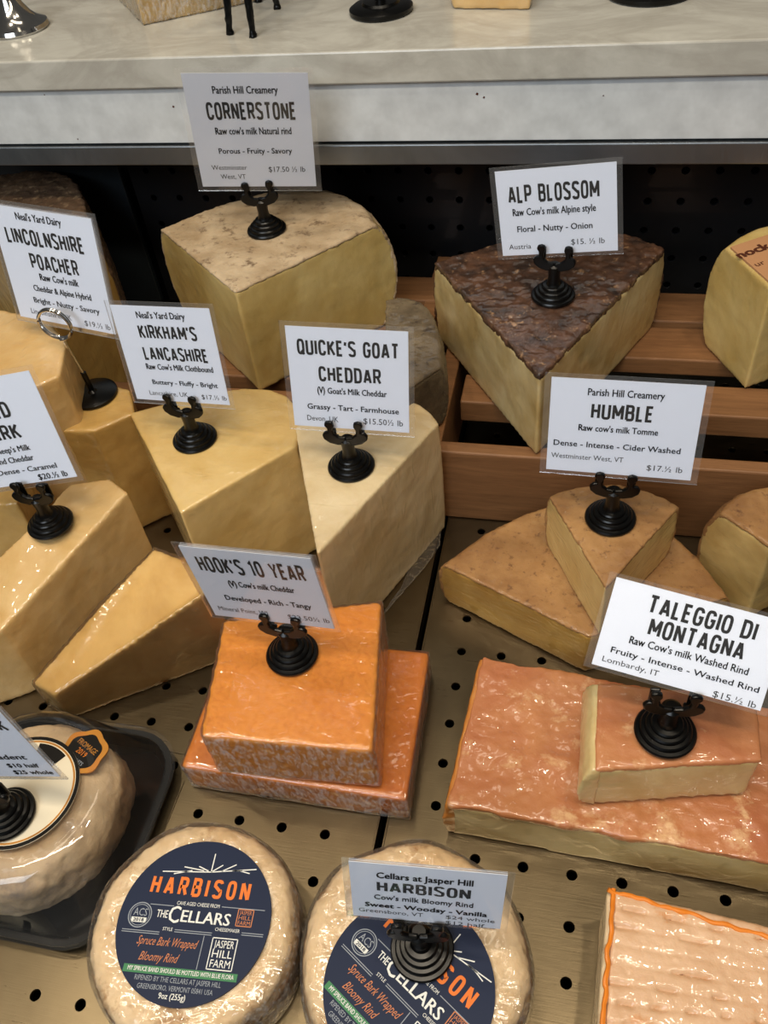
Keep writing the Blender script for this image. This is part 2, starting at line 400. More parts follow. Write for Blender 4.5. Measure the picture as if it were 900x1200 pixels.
# condensed sign-painter capitals, drawn as pen strokes on a 1-high grid: (advance width, strokes); 'a' = rounded-rectangle arcs
def _rr(x0, y0, x1, y1, a0, a1, n=20, p=3.2):
    cx, cy, rx, ry = (x0 + x1) / 2, (y0 + y1) / 2, (x1 - x0) / 2, (y1 - y0) / 2; o = []
    for i in range(n + 1):
        a = math.radians(a0 + (a1 - a0) * i / n); c, s_ = math.cos(a), math.sin(a)
        o.append((cx + rx * math.copysign(abs(c) ** (2 / p), c), cy + ry * math.copysign(abs(s_) ** (2 / p), s_)))
    return o
W_ = .36
GOTHIC = {
 'A': (.40, [[(0, 0), (.18, 1)], [(.22, 1), (.40, 0)], [(.07, .27), (.33, .27)]]),
 'B': (W_, [[(0, 0), (0, 1), (.2, 1)] + _rr(.04, .53, W_ - .02, 1, 70, -70, 10) + [(.2, .53), (0, .53)], [(.2, .53)] + _rr(.04, 0, W_, .53, 70, -70, 10) + [(.2, 0), (0, 0)]]),
 'C': (W_, [_rr(0, 0, W_, 1, 18, 342)]),
 'D': (W_, [[(0, 0), (0, 1), (.14, 1)] + _rr(-.08, 0, W_, 1, 70, -70) + [(.14, 0), (0, 0)]]),
 'E': (.3, [[(.3, 0), (0, 0), (0, 1), (.3, 1)], [(0, .52), (.26, .52)]]),
 'F': (.3, [[(0, 0), (0, 1), (.3, 1)], [(0, .52), (.26, .52)]]),
 'G': (W_, [_rr(0, 0, W_, 1, 22, 345) + [(W_, .46), (.2, .46)]]),
 'H': (W_, [[(0, 0), (0, 1)], [(W_, 0), (W_, 1)], [(0, .52), (W_, .52)]]),
 'I': (0.0, [[(0, 0), (0, 1)]]),
 'K': (W_, [[(0, 0), (0, 1)], [(W_, 1), (.03, .42)], [(.13, .56), (W_ + .02, 0)]]),
 'L': (.28, [[(0, 1), (0, 0), (.28, 0)]]),
 'M': (.5, [[(0, 0), (0, 1)], [(0, 1), (.25, .25)], [(.25, .25), (.5, 1)], [(.5, 1), (.5, 0)]]),
 'N': (.38, [[(0, 0), (0, 1)], [(.01, 1), (.37, 0)], [(.38, 0), (.38, 1)]]),
 'O': (W_, [_rr(0, 0, W_, 1, 0, 360, 36)]),
 'P': (W_, [[(0, 0), (0, 1), (.2, 1)] + _rr(0, .45, W_, 1, 70, -70, 10) + [(.2, .45), (0, .45)]]),
 'Q': (W_, [_rr(0, 0, W_, 1, 0, 360, 36), [(.2, .2), (.4, -.06)]]),
 'R': (W_, [[(0, 0), (0, 1), (.2, 1)] + _rr(0, .48, W_, 1, 70, -70, 10) + [(.2, .48), (0, .48)], [(.2, .48), (W_ + .02, 0)]]),
 'S': (W_, [_rr(0, .5, W_, 1, 15, 200, 14)[:-1] + [(.03, .66), (.33, .36)] + _rr(0, 0, W_, .5, 20, -165, 14)]),
 'T': (.38, [[(0, 1), (.38, 1)], [(.19, 1), (.19, 0)]]),
 'U': (W_, [[(0, 1), (0, .3)] + _rr(0, 0, W_, .5, 180, 360, 14) + [(W_, .3), (W_, 1)]]),
 'Y': (.4, [[(0, 1), (.2, .45), (.4, 1)], [(.2, .45), (.2, 0)]]),
 '1': (.12, [[(-.04, .82), (.1, 1), (.1, 0)]]), '0': (W_, [_rr(0, 0, W_, 1, 0, 360, 36)]),
 "'": (0.0, [[(0, 1), (-.03, .74)]]), ' ': (.14, []),
}
def gothic(name, body, parent, x0, x1, yb, cap, mat, M4, pen=.165, gap=.14):
    vs = []; fs = []; x = 0; lay = 0
    for ch in body:
        adv, strokes = GOTHIC[ch]
        for st in strokes:
            P = [Vector((x + a, b * (1 - pen) + pen / 2, 0)) for a, b in st]; h = pen / 2; lay = (lay + 1) % 4
            P = [p for q, p in enumerate(P) if q == 0 or (p - P[q - 1]).length > 1e-4]
            closed = (P[0] - P[-1]).length < 1e-4; m = len(P); k = len(vs); z = Vector((0, 0, .004 * lay))
            for q, p in enumerate(P):
                d1 = (p - P[q - 1]).normalized() if q else ((P[-1] - P[-2]).normalized() if closed else (P[1] - P[0]).normalized())
                d2 = (P[q + 1] - p).normalized() if q < m - 1 else ((P[1] - P[0]).normalized() if closed else d1)
                n1, n2 = Vector((-d1.y, d1.x, 0)), Vector((-d2.y, d2.x, 0)); mt = (n1 + n2).normalized()
                f_ = min(1 / max(mt.dot(n1), .05), 1.45)
                vs += [p - mt * h * f_ + z, p + mt * h * f_ + z]
            for q in range(m - 1): fs.append((k + 2 * q, k + 2 * q + 2, k + 2 * q + 3, k + 2 * q + 1))
        x += adv + pen + gap - .05
    a = min(v.x for v in vs); b = max(v.x for v in vs); sx = (x1 - x0) / (b - a)
    out = [M4 @ Vector((x0 + (v.x - a) * sx, yb + v.y * cap, v.z)) for v in vs]
    me = bpy.data.meshes.new(name); me.from_pydata([v * S for v in out], [], fs); me.update()
    return link(name, me, M[mat], parent)
def text(name, body, parent, x0, x1, yb, cap, mat, bold=0.0, M4=None, shear=0.0, space=1.0, fit=True):
    """text from x0 to x1 on baseline yb; M4 maps (x, y, 0) text space (cm) to parent space (cm)"""
    me = text_raw(body, 0, shear, space)
    if bold:
        bm = bmesh.new(); bm.from_mesh(me); src = bm.faces[:]
        for q_, (dx, dy) in enumerate(((bold, 0), (bold * .5, bold * .4), (bold * .5, -bold * .4), (-bold, 0))):
            g = bmesh.ops.duplicate(bm, geom=src)
            for v in [e for e in g['geom'] if isinstance(e, bmesh.types.BMVert)]: v.co.x += dx * 1.6; v.co.y += dy * 1.2; v.co.z = (q_ + 1) * .004
        bm.to_mesh(me); bm.free()
    xs = [v.co.x for v in me.vertices]
    if not xs: return
    a, b = min(xs), max(xs); sy = cap / CAP; sx = (x1 - x0) / (b - a)
    for v in me.vertices:
        p = Vector((x0 + (v.co.x - a) * sx, yb + v.co.y * sy, v.co.z))
        if M4 is not None: p = M4 @ p
        v.co = p * S
    me.materials.clear(); return link(name, me, M[mat], parent)

# ---------------------------------------------------------------- the setting: pans, back panel, shelf
def perforated(x0, x1, y0, y1, hx, hy, px, py, r, z, thick, mat, name, vertical=None, skip=None):
    """sheet with real round holes on a lattice; vertical=Y makes it a wall at that depth (y range becomes z)"""
    vs = []; fs = []; idx = {}
    def V(x, y, d=0):
        k = (round(x, 4), round(y, 4), round(d, 4))
        if k not in idx:
            idx[k] = len(vs); vs.append((x, y, z - d) if vertical is None else (x, vertical + d, y))
        return idx[k]
    ax = [hx + i * px for i in range(int(math.floor((x0 - hx) / px)) + 1, 400) if hx + i * px < x1 - px * .4 and hx + i * px > x0 + px * .4]
    ay = [hy + i * py for i in range(int(math.floor((y0 - hy) / py)) + 1, 400) if hy + i * py < y1 - py * .4 and hy + i * py > y0 + py * .4]
    N = 16
    def sq(cx, cy, a):
        c, s = math.cos(a), math.sin(a); k = 1 / max(abs(c), abs(s)); return cx + c * k * px / 2, cy + s * k * py / 2
    for cx in ax:
        for cy in ay:
            if skip and skip(cx, cy):
                fs.append((V(cx - px / 2, cy - py / 2), V(cx + px / 2, cy - py / 2), V(cx + px / 2, cy + py / 2), V(cx - px / 2, cy + py / 2))); continue
            for k in range(N):
                a, b = 2 * math.pi * k / N, 2 * math.pi * (k + 1) / N
                o1, o2 = sq(cx, cy, a), sq(cx, cy, b)
                i1 = (cx + r * math.cos(a), cy + r * math.sin(a)); i2 = (cx + r * math.cos(b), cy + r * math.sin(b))
                j1 = (cx + r * .9 * math.cos(a), cy + r * .9 * math.sin(a)); j2 = (cx + r * .9 * math.cos(b), cy + r * .9 * math.sin(b))
                fs.append((V(*o1), V(*o2), V(*i2), V(*i1)))
                fs.append((V(*i1), V(*i2), V(*j2, .05), V(*j1, .05)))
                fs.append((V(*j1, .05), V(*j2, .05), V(*j2, thick), V(*j1, thick)))
    xa, xb, ya, yb = ax[0] - px / 2, ax[-1] + px / 2, ay[0] - py / 2, ay[-1] + py / 2
    for (a, b, c, d) in ((x0, xa, y0, y1), (xb, x1, y0, y1), (xa, xb, y0, ya), (xa, xb, yb, y1)):
        if b - a > .01 and d - c > .01: fs.append((V(a, c), V(b, c), V(b, d), V(a, d)))
    o = mesh(name, vs, fs, M[mat]); return o
fl = thing('floor', '', '', (0, 0, 0)); del fl['label']; del fl['category']; fl['kind'] = 'structure'
pl = perforated(-62, -8.55, -4, 68, -11.35, 17.3, 2.505, 2.575, .29, 0, .2, 'steel', 'perforated_pan'); pl.parent = fl
pr = perforated(-8.05, 34, -4, 68, -5.56, 17.3, 2.52, 2.575, .29, 0, .2, 'steel', 'perforated_pan'); pr.parent = fl
for xx in (-8.55, -8.05):      # turned-down lips either side of the seam
    o = box('pan_lip', xx - .06, xx + .06, -4, 68, -1.2, .05, M['steel'], fl, bev=.03)
o = box('pan_hole_shade', -64, 36, -6, 70, -3.0, -2.6, M['void'], fl, bev=0)  # added dark sheet, paints the shade below the pan holes
# raised weld line on the left pan
for a, b in (((118, 865.5), (216, 884)), ((216, 915), (196, 965))):
    p, q = at(*a), at(*b); v, f = tube([p, (p + q) / 2 + Vector((0, 0, .01)), q], .045, 6)
    mesh('weld_line', v, f, M['steel'], fl)

YB = 68.0
wb = perforated(-40.5, 36, 0, 22, 7.25, 13.4, 2.56, 2.56, .33, 0, .15, 'black_metal', 'wall_back', vertical=YB,
                skip=lambda x, z: z > 14.5)
wb['kind'] = 'structure'
o = box('wall_hole_shade_1', -64, 36, YB + 1.5, YB + 2, -3, 22, M['void'], bev=0); o['kind'] = 'structure'  # added dark sheet behind the back panel, paints the shade in its holes
o = box('wall_left', -64, -41.2, YB - .4, YB + .2, 0, 22, M['black_metal_blue'], bev=.1); o['kind'] = 'structure'
# shelf: marble slab on a white enamelled strip over a grey steel ledge
sh = thing('marble_shelf', 'grey veined marble slab shelf above the cheese display, white enamel strip under it', 'shelf', (-12, 75, 18.7))
og = (-12, 75, 18.7)
box('marble_slab', -75, 45, 57.6, 105, 24.3, 26.35, M['marble'], sh, og, .12)
box('front_strip', -75, 45, 58.0, 59.0, 20.3, 24.3, M['white_strip'], sh, og, .06)
box('steel_ledge', -75, 45, 57.8, 59.2, 18.7, 20.15, M['steel_ledge'], sh, og, .08)
box('shelf_underside', -75, 45, 59.2, 70, 21.5, 22.2, M['black_metal'], sh, og, 0)
for px_, py_, s_ in ((559, 110, .1), (567, 114, .08), (707, 112, .05), (52, 111, .05), (203, 125, .09), (91, 163, .06)):
    p = aty(px_, py_, 57.97)
    mesh('scuff', [p + Vector((-s_, 0, -.03)), p + Vector((s_ * .4, 0, -s_)), p + Vector((s_, 0, s_ * .2)), p + Vector((0, 0, s_))], [(0, 1, 2, 3)], M['print_brown'], sh, og)

# ---------------------------------------------------------------- wooden crates
def crate(label, x0, x1, yf, yb, side, slats, sx0=None):
    t = thing('wooden_crate', label, 'crate', ((x0 + x1) / 2, (yf + yb) / 2, 0)); g = ((x0 + x1) / 2, (yf + yb) / 2, 0)
    box('front_board', x0, x1, yf, yf + 1.1, 0.02, 6.5, M['wood'], t, g, .12)
    for s0 in side: box('side_board', s0, s0 + 1.2, yf + (1.15 if s0 > x0 else -.05), yb, 0.02, 6.4, M['wood'], t, g, .12)
    for a, b, zb, zt in slats: box('slat', sx0 or x0 + 1.4, x1 - .2, a, b, zb, zt, M['wood'], t, g, .12)
    return t
crate('wooden crate with long front board and slats, under the dark flower-crusted wedge', -9.2, 27, 41.6, 64, (-9.7,),
      ((46.9, 50.1, 4.7, 6.5), (52.9, 56.9, 5.1, 6.5), (57.7, 61.6, 5.1, 6.5)))
crate('brown wooden crate under the large pale yellow quarter wheel at left', -46, -11.2, 46.0, 66.5, (-12.5,),
      ((48.5, 51.8, 4.9, 6.5), (54, 57.5, 4.9, 6.5), (59.5, 63, 4.9, 6.5)), -33)

# ---------------------------------------------------------------- cheeses on the crates
wedge('cheese_wedge', 'pale yellow quarter wheel with speckled beige top rind at the back left of centre',
      (275, 341), (437, 264), (352, 222), (190, 269), 15.3, 6.62, 'cornerstone', 'rind_beige', 2.2, .3)
wedge('cheese_wedge', 'big wedge with dark brown dried-flower crust on top, wrapped in plastic, on the wooden crate',
      (633, 440), (778, 291), (668, 272), (511, 308), 13.3, 6.62, 'alp', 'rind_flower', 1.0, .55, ramp=.16)
t = wedge('cheese_wedge', 'cream wedge with printed brown paper rind on the crate at the right edge',
      (905, 338), (1010, 300), (925, 262), (851, 290), 14.6, 6.62, 'cornerstone', None, 1.6)
T0 = px_top([(905, 338), (1010, 300), (925, 266), (851, 290)], 14.62)
g0 = t.location / S
gg = grow(T0, -.25); v, f = prism([p + Vector((0, 0, .1)) for p in gg], 14.5, nl=1)
rp = bevel(mesh('rind_paper', v, f, M['paper_brown'], t, g0), .03)
p0 = at(867, 303, 14.75); d = (at(905, 290, 14.75) - p0).normalized(); u = Vector((-d.y, d.x, 0))
MM = Matrix(((d.x, u.x, 0, p0.x - g0.x), (d.y, u.y, 0, p0.y - g0.y), (0, 0, 1, 14.75 - g0.z), (0, 0, 0, 1)))
text('printed_word', 'nock', t, 0, 2.6, 0, .75, 'print_brown', .03, MM)
text('printed_word', 'ur', t, .3, 1.0, -1.3, .45, 'print_brown', 0, MM)
wedge('cheese_wedge', 'grey-rinded chunk in dark plastic wrap standing behind the goat cheddar sign',
      (452, 470), (515, 430), (500, 362), (452, 352), 11.5, 6.62, 'rind_grey', 'rind_grey', .8)
wedge('cheese_wedge', 'tall cheese with rough dark brown rind at the top left against the back panel',
      (40, 330), (100, 262), (60, 200), (-70, 230), 14.5, .02, 'gold', 'rind_brown', 1.2, .4, ramp=.16)

# ---------------------------------------------------------------- cheeses on the left pan
def drop(p, z): q = at(*p, z); return Vector((q.x, q.y, 0))
wedge('cheese_wedge', 'buttery yellow wedge of clothbound Lancashire left of the ivory goat cheddar',
      (211, 601), (346, 523), (316, 456), (152, 484), 10, 0.02, 'lanc', None, .3)
qk = wedge('cheese_wedge', 'tall ivory goat cheddar wedge with a narrow point, centre of the display',
      (371, 650), (514, 496), (455, 466), (345, 500), 10, 0.02, 'goat', None, .3)
qo = qk.location / S
fa, fb, fc, fd = at(432, 742), at(500, 664), at(516, 640), at(518, 612)
fl_pts = [fa, fb, fc, fd, at(508, 600), at(470, 690)]
v, f = prism([p + Vector((0, 0, .12 + .1 * (i % 2))) for i, p in enumerate(fl_pts)], .03, nl=3)
organic(mesh('plastic_wrap', v, f, M['cling'], qk, qo, label='loose plastic wrap flap'), .08, 1, .05, .5)
block('cheese_block', 'golden cheddar block under the round black base of the ring clip stand',
      [(70, 505), (84, 470), (110, 444), (152, 456), (158, 484), (110, 505)], .02, 'gold', zt=10)
block('cheese_block', 'pale gold cheese at the left edge behind the ring clip stand',
      [(-60, 470), (-70, 385), (0, 362), (50, 372), (78, 398), (70, 440), (0, 470)], .02, 'gold2', zt=14)
block('cheese_block', 'deep gold cheese at the far left edge under the sheep cheddar sign',
      [(-90, 600), (-80, 545), (-10, 535), (32, 545), (20, 590)], .02, 'gold', zt=8.5)
t, T, loc = block('cheese_wedge', 'yellow cheddar wedge standing at left with a black sign holder on it',
      [(-60, 765, 6.2), (-50, 700, 6.5), (30, 622, 8), (82, 566, 8.3), (128, 560, 8.3), (150, 576, 8.3), (2, 738, 6.6)], .02, 'gold2')
t, T, loc = block('cheese_wedge', 'glossy plastic-wrapped yellow wedge lying on the pan, left of the orange blocks',
      [(38, 800, 2.6), (64, 815, 2.8), (232, 697, 7), (250, 687, 7), (215, 655, 7), (180, 642, 7), (125, 700, 5.6)], .02, 'gold')
wrap(t, T, .02, loc, .16, 'cling_light', .03, lift=.14)
# orange blocks
t, T, loc = block('cheese_block', 'lower deep orange cheddar block wrapped in plastic, under the smaller one',
      [(212, 898), (476, 938), (503, 764), (270, 742)], .02, 'orange_dark', zt=2.6, voxel=.18, smooth=5)
wrap(t, T, .02, loc, .1, 'cling', .05)
t, T, loc = block('cheese_block', 'upper bright orange cheddar block wrapped in plastic, resting on the lower block',
      [(235, 862), (437, 880), (447, 704), (262, 727)], 2.75, 'orange', zt=6.9, voxel=.18, smooth=5)
wrap(t, T, 2.78, loc, .12, 'cling', .05)

# ---------------------------------------------------------------- cheeses on the right pan
wedge('cheese_quarter', 'low quarter wheel with tan speckled rind lying on the pan under a smaller wedge',
      (690, 745), (850, 700), (700, 590), (522, 662), 3.9, .02, 'tomme', 'rind_tan', .8, .3)
wedge('cheese_wedge', 'tan-rinded wedge resting on the low quarter wheel, black sign holder on top',
      (710, 688), (794, 594), (722, 570), (645, 582), 8.5, 4.0, 'tomme_pale', 'rind_tan', .7, .3)
wedge('cheese_wedge', 'pale wedge with tan rind at the right edge, behind the Taleggio sign',
      (905, 640), (1000, 590), (905, 572), (848, 602), 7.2, .02, 'tomme_pale', 'rind_tan', 1.3, .3)
# Taleggio square: cut paste, pink crust over the top, orange crust down the left side
def crusted(label, quad, z0, zt, side='rind_orange', amp=.12, bl=.3):
    T = px_top(quad, zt); loc = sum(T, Vector()) / 4; loc = Vector((loc.x, loc.y, z0))
    t = thing('cheese_block', label, 'cheese', loc)
    v, f = prism([p - Vector((0, 0, .2)) for p in T], z0, nl=6); organic(mesh('paste', v, f, M['tal'], t, loc), .16, 4, .06, 2)
    g = grow(T, .08)
    v, f = prism(g, zt - .45, nl=3); parts = [(v, f)]
    # subdivided cap so the crust can sag and wrinkle
    organic(mesh('rind', v, f, M['rind_pink'], t, loc), .13, 3, amp, 1.8, amp * .35, .4)
    a, b = T[0], T[-1]; n = (a - b).normalized(); nn = Vector((-n.y, n.x, 0))
    if nn.dot(T[1] - T[0]) > 0: nn = -nn
    q = [a + nn * .22, b + nn * .22, b - nn * .25 + Vector((0, 0, 0)), a - nn * .25]
    v, f = prism([p - Vector((0, 0, .1)) for p in q], z0, sum(q, Vector()) / 4 - nn * 3, [1, 1, 0, 0], bl, 8)
    organic(mesh('side_rind', v, f, M[side], t, loc), .13, 3, .06, 1)
    return t, T, loc
t, T, loc = crusted('large flat Taleggio slab with wrinkled pink-orange rind on the right pan',
                    [(567, 770), (1010, 850), (1010, 1030), (527, 942)], .02, 3.7, amp=.16)
t, T, loc = crusted('smaller Taleggio piece in plastic wrap resting on the large pink slab',
                    [(702, 800), (885, 815), (893, 890), (698, 902)], 3.85, 7.6, 'tal', amp=.1, bl=.6)
# washed-rind square with ridges at the bottom right corner
zt = 4.0
T = px_top([(712, 1042), (1010, 1112), (1000, 1330), (690, 1330)], zt)
loc = sum(T, Vector()) / 4; loc = Vector((loc.x, loc.y, .02))
t = thing('cheese_square', 'square washed-rind cheese with ridged pink top and orange edge line, bottom right corner', 'cheese', loc)
v, f = prism(T, .02, nl=6); organic(mesh('paste', v, f, M['cream'], t, loc), .17, 4, .05, 1.4)
nr = 12
w_ = (T[1] - T[0]).normalized() * .3
parts = [prism([p + Vector((0, 0, .08)) for p in (T[0] + w_, T[1] - w_, T[2] - w_, T[3] + w_)], zt - .3, nl=2)]
for k in range(nr):
    a0, a1 = (k + .12) / nr, (k + .88) / nr
    q = [T[0].lerp(T[3], a0) + w_, T[1].lerp(T[2], a0) - w_, T[1].lerp(T[2], a1) - w_, T[0].lerp(T[3], a1) + w_]
    parts.append(prism([p + Vector((0, 0, .26)) for p in q], zt - .2, nl=1))
v, f = merge(parts); organic(mesh('rind', v, f, M['washed'], t, loc), .085, 2, .06, 1.3, .03, .3)
ins = (T[3] - T[0]).normalized() * .15; ins2 = (T[1] - T[0]).normalized() * .25
for i, (a, b) in enumerate(((T[3] + ins2, T[0] + ins2), (T[0] + ins, T[1] + ins * 5))):
    pts = []
    for k in range(61):
        p = a.lerp(b, k / 60); wv = noise.noise(p * 1.1) * .16 + noise.noise(p * 3.1) * .05
        n = Vector((-(b - a).y, (b - a).x, 0)).normalized()
        pts.append(p + n * wv + Vector((0, 0, .22 + .1 * noise.noise(p * 2 + Vector((5, 0, 0))))))
    v, f = tube(pts, [.1 + .05 * abs(noise.noise(p * 2)) for p in pts], 8)
    mesh('orange_edge', v, f, M['orange_bead'], t, loc, smooth=True, label='orange edge line')

# ---------------------------------------------------------------- two spruce-wrapped wheels with navy labels
def disc(cx, cy, r, z, n=64, th=.05): return lathe([(r, z - th), (r, z)], n, cx, cy)
def strip(M4, x0, y0, x1, y1, wd):
    a = Vector((x0, y0, 0)); b = Vector((x1, y1, 0)); d = (b - a).normalized(); n = Vector((-d.y, d.x, 0)) * wd / 2
    return [M4 @ p for p in (a - n, b - n, b + n, a + n)], [(0, 1, 2, 3)]
def ring(M4, cx, cy, r, wd, n=40, a0=0, a1=360):
    vs = []; fs = []
    for i in range(n + 1):
        a = math.radians(a0 + (a1 - a0) * i / n)
        for rr in (r - wd / 2, r + wd / 2): vs.append(M4 @ Vector((cx + rr * math.cos(a), cy + rr * math.sin(a), 0)))
    for i in range(n): fs.append((2 * i, 2 * i + 1, 2 * i + 3, 2 * i + 2))
    return vs, fs
def harbison(label, centre_px, zt, lab_px, lr, ang, wr=5.0, group=None):
    c = at(*centre_px, zt); lc = at(*lab_px, zt); loc = Vector((c.x, c.y, .02))
    t = thing('bloomy_cheese_wheel', label, 'cheese', loc)
    prof = [(wr * .9, 0), (wr * .98, .3), (wr * 1.0, zt * .5), (wr * .98, zt - .6), (wr * .93, zt - .18), (wr * .84, zt - .02), (wr * .6, zt - .1), (.5, zt - .12)]
    v, f = lathe(prof, 48, 0, 0, .05, c.x); organic(mesh('rind', v, f, M['cream'], t), .15, 2, .12, 1.1, .07, .35)
    v, f = lathe([(wr * .96, .4), (wr * 1.01, .5), (wr * 1.01, zt - 1.2), (wr * .96, zt - 1.1)], 48, 0, 0, .05, c.x)
    organic(mesh('bark_band', v, f, M['bark'], t), .15, 1, .06, .8)
    v, f = lathe([(wr * .93, .05), (wr * 1.015, .3), (wr * 1.02, zt - .8), (wr * .98, zt - .12), (wr * .87, zt + .1), (wr * .6, zt + .03), (.3, zt + .02)], 64, 0, 0, .06, c.x)
    me = mesh('plastic_wrap', v, f, M['cling'], t, smooth=True, label='clear plastic wrap')
    d = lc - c; zl = zt + .16
    v, f = disc(d.x, d.y, lr, zl, 72, .1); lb = mesh('label', v, f, M['navy'], t, label='round navy paper label')
    ca, sa = math.cos(ang), math.sin(ang)
    k = lr / 100.0
    M4 = Matrix(((ca * k, -sa * k, 0, d.x), (sa * k, ca * k, 0, d.y), (0, 0, 1, zl + .012), (0, 0, 0, 1)))
    def T_(nm, s, x0, x1, y, cap, mat, bold=0, shear=0): text(nm, s, lb, x0, x1, y, cap, mat, bold, M4, shear)
    gothic('heading_lettering', 'HARBISON', lb, -68, 66, 27, 24, 'lab_orange', M4, .17, .3)
    T_('lettering', 'CAVE AGED CHEESE FROM', -27, 30, 16, 4.5, 'lab_white')
    T_('lettering', 'THE', -50, -35, -1, 9, 'lab_white', .01)
    T_('name_lettering', 'C', -34, -19, -6, 20, 'lab_white', .01)
    T_('name_lettering', 'ELLARS', -17, 48, -4, 14, 'lab_white', .012)
    T_('lettering', 'STYLE', -37, -24, -16, 4, 'lab_white')
    T_('lettering', 'CHEESEMAKER', 31, 63, -11, 4, 'lab_white')
    T_('script_lettering', 'Spruce Bark Wrapped', -66, 14, -34, 10, 'lab_copper', 0, .45)
    T_('script_lettering', 'Bloomy Rind', -58, -6, -52, 10, 'lab_copper', 0, .45)
    v, f = strip(M4, -74, -62, 72, -62, 9); mesh('green_banner', v, f, M['lab_green'], lb)
    M5 = M4.copy(); M5[2][3] += .008
    text('banner_lettering', 'MY SPRUCE BAND SHOULD BE MOTTLED WITH BLUE FLORA', lb, -68, 68, -64.2, 5, 'lab_white', .01, M5)
    T_('lettering', 'RIPENED BY THE CELLARS AT JASPER HILL', -56, 54, -74, 5.6, 'lab_grey')
    T_('lettering', 'GREENSBORO, VERMONT 05841 USA', -50, 46, -83, 5.6, 'lab_grey')
    T_('lettering', '9oz (255g)', -20, 14, -94 + 2, 6.5, 'lab_white', .01)
    lines = [(-62, 14, -30, 14), (33, 18, 90, 18), (-90, -18.5, -40, -18.5), (-90, -21, -40, -21), (-21, -16.5, 28, -16.5), (-21, -14, 28, -14),
             (66, -13, 94, -13), (66, -10.5, 94, -10.5), (19, -18, 19, -57)]
    v, f = merge([strip(M4, *l, .9) for l in lines]); mesh('rule_lines', v, f, M['lab_grey'], lb)
    tw = [(-58, 56, 8, 60), (8, 60, 68, 68), (8, 60, 8, 84), (-42, 54, -18, 60), (-30, 64, -2, 61), (8, 60, 22, 70), (-10, 66, 4, 61), (22, 62, 40, 72), (36, 64, 50, 65), (60, 62, 44, 65)]
    v, f = merge([strip(M4, *l, 1.4) for l in tw]); mesh('twig_emblem', v, f, M['lab_white'], lb)
    # round society seal
    v, f = merge([ring(M4, -72, 0, 15, 1.2), ring(M4, -72, 0, 12.6, .7)]); mesh('seal_ring', v, f, M['lab_grey'], lb)
    T_('seal_lettering', 'ACS', -81, -63, -1, 9, 'lab_grey', 0); 
    v, f = strip(M4, -82, -6, -62, -6, 6); mesh('seal_banner', v, f, M['lab_white'], lb)
    text('seal_lettering', '2018', lb, -79, -65, -8, 4, 'navy', .01, M5)
    # farm stamps
    for (x0, y0, w_, h_, mt) in ((31, -55, 32, 36, 'lab_white'), (56, -3, 20, 20, 'lab_copper')):
        e = [(x0, y0, x0 + w_, y0), (x0 + w_, y0, x0 + w_, y0 + h_), (x0 + w_, y0 + h_, x0, y0 + h_), (x0, y0 + h_, x0, y0)]
        v, f = merge([strip(M4, *l, 1.2) for l in e]); mesh('stamp_frame', v, f, M[mt], lb)
        for j, s in enumerate(('JASPER', 'HILL', 'FARM')):
            T_('stamp_lettering', s, x0 + w_ * .1, x0 + w_ * .9, y0 + h_ * (.69 - .31 * j), h_ * .24, mt, 0)
    return t
harbison('round bloomy cream cheese wheel with uncovered navy label, bottom left', (224, 1083), 3.6, (228, 1079), 3.77, math.radians(5), 5.15)
harbison('bloomy cream cheese wheel at bottom centre, navy label partly hidden by its black sign holder', (482, 1116), 3.6, (479, 1158), 3.85, math.radians(-32), 5.4)

# ---------------------------------------------------------------- ash-cream wheel in a clear lidded tub
zc = 4.4; loc = Vector((-26.9, 15.15, .02))
tub = thing('cheese_tub', 'black square tray with clear domed lid holding the soft cheese, bottom left', 'container', loc)
ar = 0.0
def rsq(hw, r, z, n=6, rot=ar):
    o = []
    for q, (sx, sy) in enumerate(((1, 1), (-1, 1), (-1, -1), (1, -1))):
        for k in range(n + 1):
            a = math.radians(90 * q + 90 * k / n); x, y = sx * (hw - r) + r * math.cos(a), sy * (hw - r) + r * math.sin(a)
            o.append(Vector((x * math.cos(rot) - y * math.sin(rot), x * math.sin(rot) + y * math.cos(rot), z)))
    return o
def loft(rings, cap0=True, cap1=True):
    n = len(rings[0]); vs = [p for r in rings for p in r]; fs = []
    for k in range(len(rings) - 1):
        for i in range(n):
            j = (i + 1) % n; fs.append((k * n + i, k * n + j, (k + 1) * n + j, (k + 1) * n + i))
    if cap0: fs.append(tuple(range(n))[::-1])
    if cap1: fs.append(tuple((len(rings) - 1) * n + i for i in range(n)))
    return vs, fs
v, f = loft([rsq(5.5, 2.2, 0), rsq(5.8, 2.5, .9), rsq(6.1, 2.8, .95), rsq(6.1, 2.8, 1.1), rsq(5.75, 2.5, 1.08), rsq(5.4, 2.2, .15)])
mesh('tray', v, f, M['black'], tub)
v, f = loft([rsq(6.3, 2.9, 1.12), rsq(6.3, 2.9, 1.2), rsq(5.75, 2.5, 1.25), rsq(5.5, 3.2, 2.0), rsq(5.3, 5.1, 3.6), rsq(5.0, 4.95, 4.4), rsq(4.4, 4.35, 4.75), rsq(3.7, 3.65, 4.8), rsq(3.5, 3.45, 4.74)], False, True)
mesh('lid', v, f, M['clear'], tub, smooth=True, label='clear domed plastic lid')
v, f = lathe([(3.15, 4.76), (3.15, 4.82)], 60); lb = mesh('label', v, f, M['lab_cream'], tub, label='round cream label with orange and black rings')
I4 = Matrix.Identity(4); I4[2][3] = 4.83
v, f = ring(I4, 0, 0, 3.05, .2, 60); mesh('black_ring', v, f, M['seal_black'], lb)
v, f = ring(I4, 0, 0, 2.86, .1, 60); mesh('orange_ring', v, f, M['seal_gold'], lb)
v, f = ring(I4, 0, 0, 2.2, 1.1, 14, 55, 95); mesh('black_band', v, f, M['seal_black'], lb)
